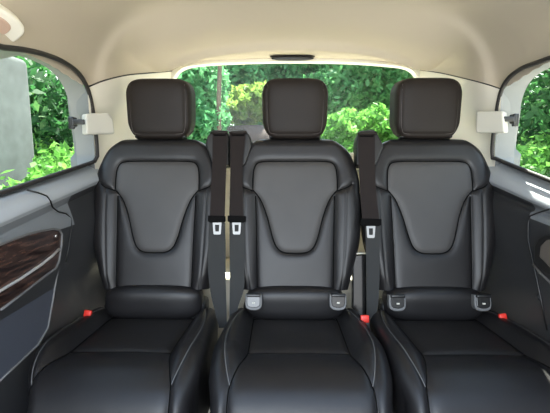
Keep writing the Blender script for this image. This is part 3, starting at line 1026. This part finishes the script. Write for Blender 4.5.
# ------------------------------------------------------------------ outdoors
GZ = -0.65
def leaf_cloud(rng, n, c, r, size, core=0.55, flat=1.0):
    """leaf quads on and in a lumpy ellipsoid"""
    d = rng.normal(size=(n, 3)); d /= np.linalg.norm(d, axis=1)[:, None]
    rad = core + (1 - core) * rng.random(n) ** 0.6
    lump = 1 + .16 * np.sin(d[:, 0] * 7 + c[0]) * np.cos(d[:, 2] * 6 + c[1]) + .10 * np.sin(d[:, 1] * 11 + d[:, 0] * 9)
    p = np.array(c) + d * np.array(r) * (rad * lump)[:, None]
    p[:, 2] = np.maximum(p[:, 2], GZ + .03)
    a = rng.normal(size=(n, 3)); a += d * .4; a /= np.linalg.norm(a, axis=1)[:, None]
    t = np.cross(a, rng.normal(size=(n, 3))); t /= np.linalg.norm(t, axis=1)[:, None]
    b = np.cross(a, t)
    s = size * (.6 + .8 * rng.random(n))[:, None]
    V = np.empty((n, 4, 3))
    V[:, 0] = p - t * s; V[:, 1] = p + b * s * .45 + a * s * .12; V[:, 2] = p + t * s; V[:, 3] = p - b * s * .45 + a * s * .12
    return V.reshape(-1, 3)
def quad_mesh(name, V, mat, parent):
    n = len(V) // 4
    r = root_loc(parent)
    me = bpy.data.meshes.new(name)
    me.vertices.add(4 * n); me.loops.add(4 * n); me.polygons.add(n)
    me.vertices.foreach_set('co', (V - np.array(r)).ravel())
    me.loops.foreach_set('vertex_index', np.arange(4 * n))
    me.polygons.foreach_set('loop_start', np.arange(n) * 4)
    me.polygons.foreach_set('loop_total', np.full(n, 4))
    me.update(); me.validate()
    me.materials.append(mat)
    o = bpy.data.objects.new(name, me); COL.objects.link(o); o.parent = parent
    return o
def plant(name, label, cat, base, clumps, n, size, mat, seed, trunk=.06, group=None):
    rng = np.random.default_rng(seed)
    root = thing(name, label, cat, (base[0], base[1], GZ), group)
    tot = sum(a[1][0] * a[1][1] + a[1][0] * a[1][2] for a in clumps)
    Vs = [leaf_cloud(rng, int(n * (r[0] * r[1] + r[0] * r[2]) / tot), c, r, size) for c, r in clumps]
    quad_mesh('foliage', np.concatenate(Vs), mat, root)
    topz = max(c[2] for c, r in clumps)
    pts = [Vector((base[0] + .05 * math.sin(k * 2.1), base[1] + .04 * math.cos(k * 1.7), GZ + (topz - GZ) * k / 8)) for k in range(9)]
    obj('trunk', tube(pts, [trunk * (1 - .07 * k) for k in range(9)], 10), M['bark'], root)
    return root
struct('ground', box((0, 6, GZ - .05), (60, 50, .1), 0), M['grass_soil'])['kind'] = 'structure'
# behind the van (rear window), things stand 5 to 11 m away
G = 'trees and shrubs behind the van'
def rear(px, py, Y): return at(px, py, Y)
def ell(px, py, Y, wpx, hpx, dep=.8):
    c = at(px, py, Y); k = Y / FPX
    return (tuple(c), (wpx * k, dep, hpx * k))
plant('shrub', 'tall blue-green leafy shrub behind the rear window, nearest the seat by the wood inlay', 'shrub', (at(192, 120, 7.2).x, 7.4),
      [ell(190, 100, 7.2, 30, 36), ell(180, 70, 7.4, 30, 30), ell(200, 125, 7.0, 28, 28), ell(212, 85, 7.4, 14, 30), ell(190, 160, 7.0, 40, 26), ell(150, 110, 7.4, 34, 60)], 15000, .075, M['fol_blue'], 1, .07, G)
plant('shrub', 'yellow-green bush beyond the bare trunk, above the pale path', 'shrub', (at(247, 115, 8.8).x, 9.0),
      [ell(250, 106, 8.8, 20, 17), ell(240, 112, 8.6, 14, 12), ell(262, 100, 8.9, 16, 14)], 5000, .08, M['fol_yel'], 2, .05, G)
plant('tree', 'blue-green tree filling the rear window over the middle seat', 'tree', (at(285, 100, 10.5).x, 10.7),
      [ell(265, 75, 10.5, 40, 26), ell(300, 85, 10.5, 40, 35), ell(240, 72, 10.8, 26, 24), ell(300, 135, 10.0, 34, 26), ell(290, 45, 10.8, 60, 26)], 14000, .10, M['fol_blue'], 3, .12, G)
plant('tree', 'mid-green tree with dense small leaves behind the lone belt', 'tree', (at(355, 95, 9.2).x, 9.5),
      [ell(350, 82, 9.2, 34, 28), ell(380, 80, 9.2, 36, 34), ell(330, 95, 9.0, 26, 24), ell(410, 95, 9.0, 30, 50), ell(360, 50, 9.5, 60, 24)], 15000, .085, M['fol_mid'], 4, .10, G)
plant('shrub', 'pale lime bush low in the rear window behind the lone belt', 'shrub', (at(350, 140, 6.6).x, 6.8),
      [ell(345, 130, 6.6, 24, 18, .6), ell(375, 126, 6.6, 22, 18, .6), ell(400, 135, 6.5, 22, 24, .6), ell(355, 155, 6.4, 46, 16, .6)], 8000, .055, M['fol_lime'], 5, .04, G)
tr = at(220, 100, 6.6)
bt = thing('bare_trunk', 'slender grey-brown trunk standing in front of the foliage behind the van', 'trunk', (tr.x, 6.6, GZ))
obj('trunk', tube([(tr.x + .03 * math.sin(k), 6.6, GZ + .45 * k) for k in range(9)], [.055 - .003 * k for k in range(9)], 10), M['bark'], bt)
bank = at(245, 132, 8.0)
tag(obj('dirt_bank', superbox((bank.x + .2, 8.3, (bank.z + .15 + GZ) / 2), (2.6, 1.4, bank.z + .15 - GZ), 3, 12), M['path']), 'bare pinkish-brown bank beyond the rear window between two headrests', 'bank')
plant('shrub', 'blue-green bush spreading behind the whole hedge, deepest in the view', 'hedge', (0, 12.6),
      [((x, 12.5, .6 + .5 * math.sin(x * 2)), (1.3, .7, 2.6)) for x in np.linspace(-6, 6, 9)], 22000, .14, M['fol_mid'], 6, .1, G)
# left side
GL = 'greenery outside the window with the stone wall'
sw = on_x(32, 100, -2.75)
tag(obj('reflection_wall', box((-3.2, (sw.y - 4.4) / 2 + .0, .55), (.9, sw.y + 4.4, 2.8), .06), M['stone']), 'rough pale grey stone wall standing in for a reflection in the window', 'wall')  # wall added in place of a pale reflection in the left side glass
plant('shrub', 'dark green bush outside the window just past the stone wall end', 'shrub', (-4.6, 7.0),
      [((-4.6, 7.0, .9), (.9, .9, 1.3)), ((-4.0, 6.6, 1.5), (.8, .8, .9)), ((-5.4, 7.4, 1.9), (1.2, 1, 1.4)), ((-3.8, 7.6, .5), (.9, .9, 1.0)), ((-6.4, 8.4, 1.6), (1.3, 1, 2.2))], 14000, .09, M['fol_dark'], 7, .07, GL)
plant('shrub', 'low bright green ground bush along the foot of the window view', 'shrub', (-2.6, 3.6),
      [((-2.15, 2.9, .1), (.33, .6, .62)), ((-2.2, 3.8, .25), (.42, .6, .68)), ((-2.0, 2.0, .0), (.3, .6, .55)), ((-2.9, 5.4, .3), (.6, .6, .75)), ((-3.6, 6.1, .3), (.6, .5, .8))], 13000, .05, M['fol_lime'], 8, .03, GL)
# right side
GR = 'greenery outside the window above the sunlit sill'
plant('tree', 'dark green bushy tree outside the window above the sunlit sill', 'tree', (5.2, 7.0),
      [((5.0, 6.9, 1.2), (1.0, 1, 1.2)), ((4.3, 6.2, 1.9), (1.0, .9, .9)), ((6.0, 7.6, 1.7), (1.3, 1, 1.6)), ((6.6, 6.0, 1.4), (1.2, 1, 2.0)), ((4.2, 7.6, .9), (.9, .8, 1.3)), ((7.4, 8.0, 1.8), (1.5, 1, 2.3))], 15000, .09, M['fol_dark'], 9, .08, GR)
plant('shrub', 'bright grassy bush low outside the window above the sunlit sill', 'shrub', (4.6, 5.2),
      [((3.7, 5.5, .5), (.6, .5, .75)), ((4.5, 5.6, .45), (.6, .5, .7)), ((3.0, 5.3, .3), (.5, .45, .75)), ((4.4, 4.5, .1), (.7, .5, .6)), ((3.4, 4.3, -.05), (.5, .5, .5))], 13000, .055, M['fol_lime'], 10, .03, GR)
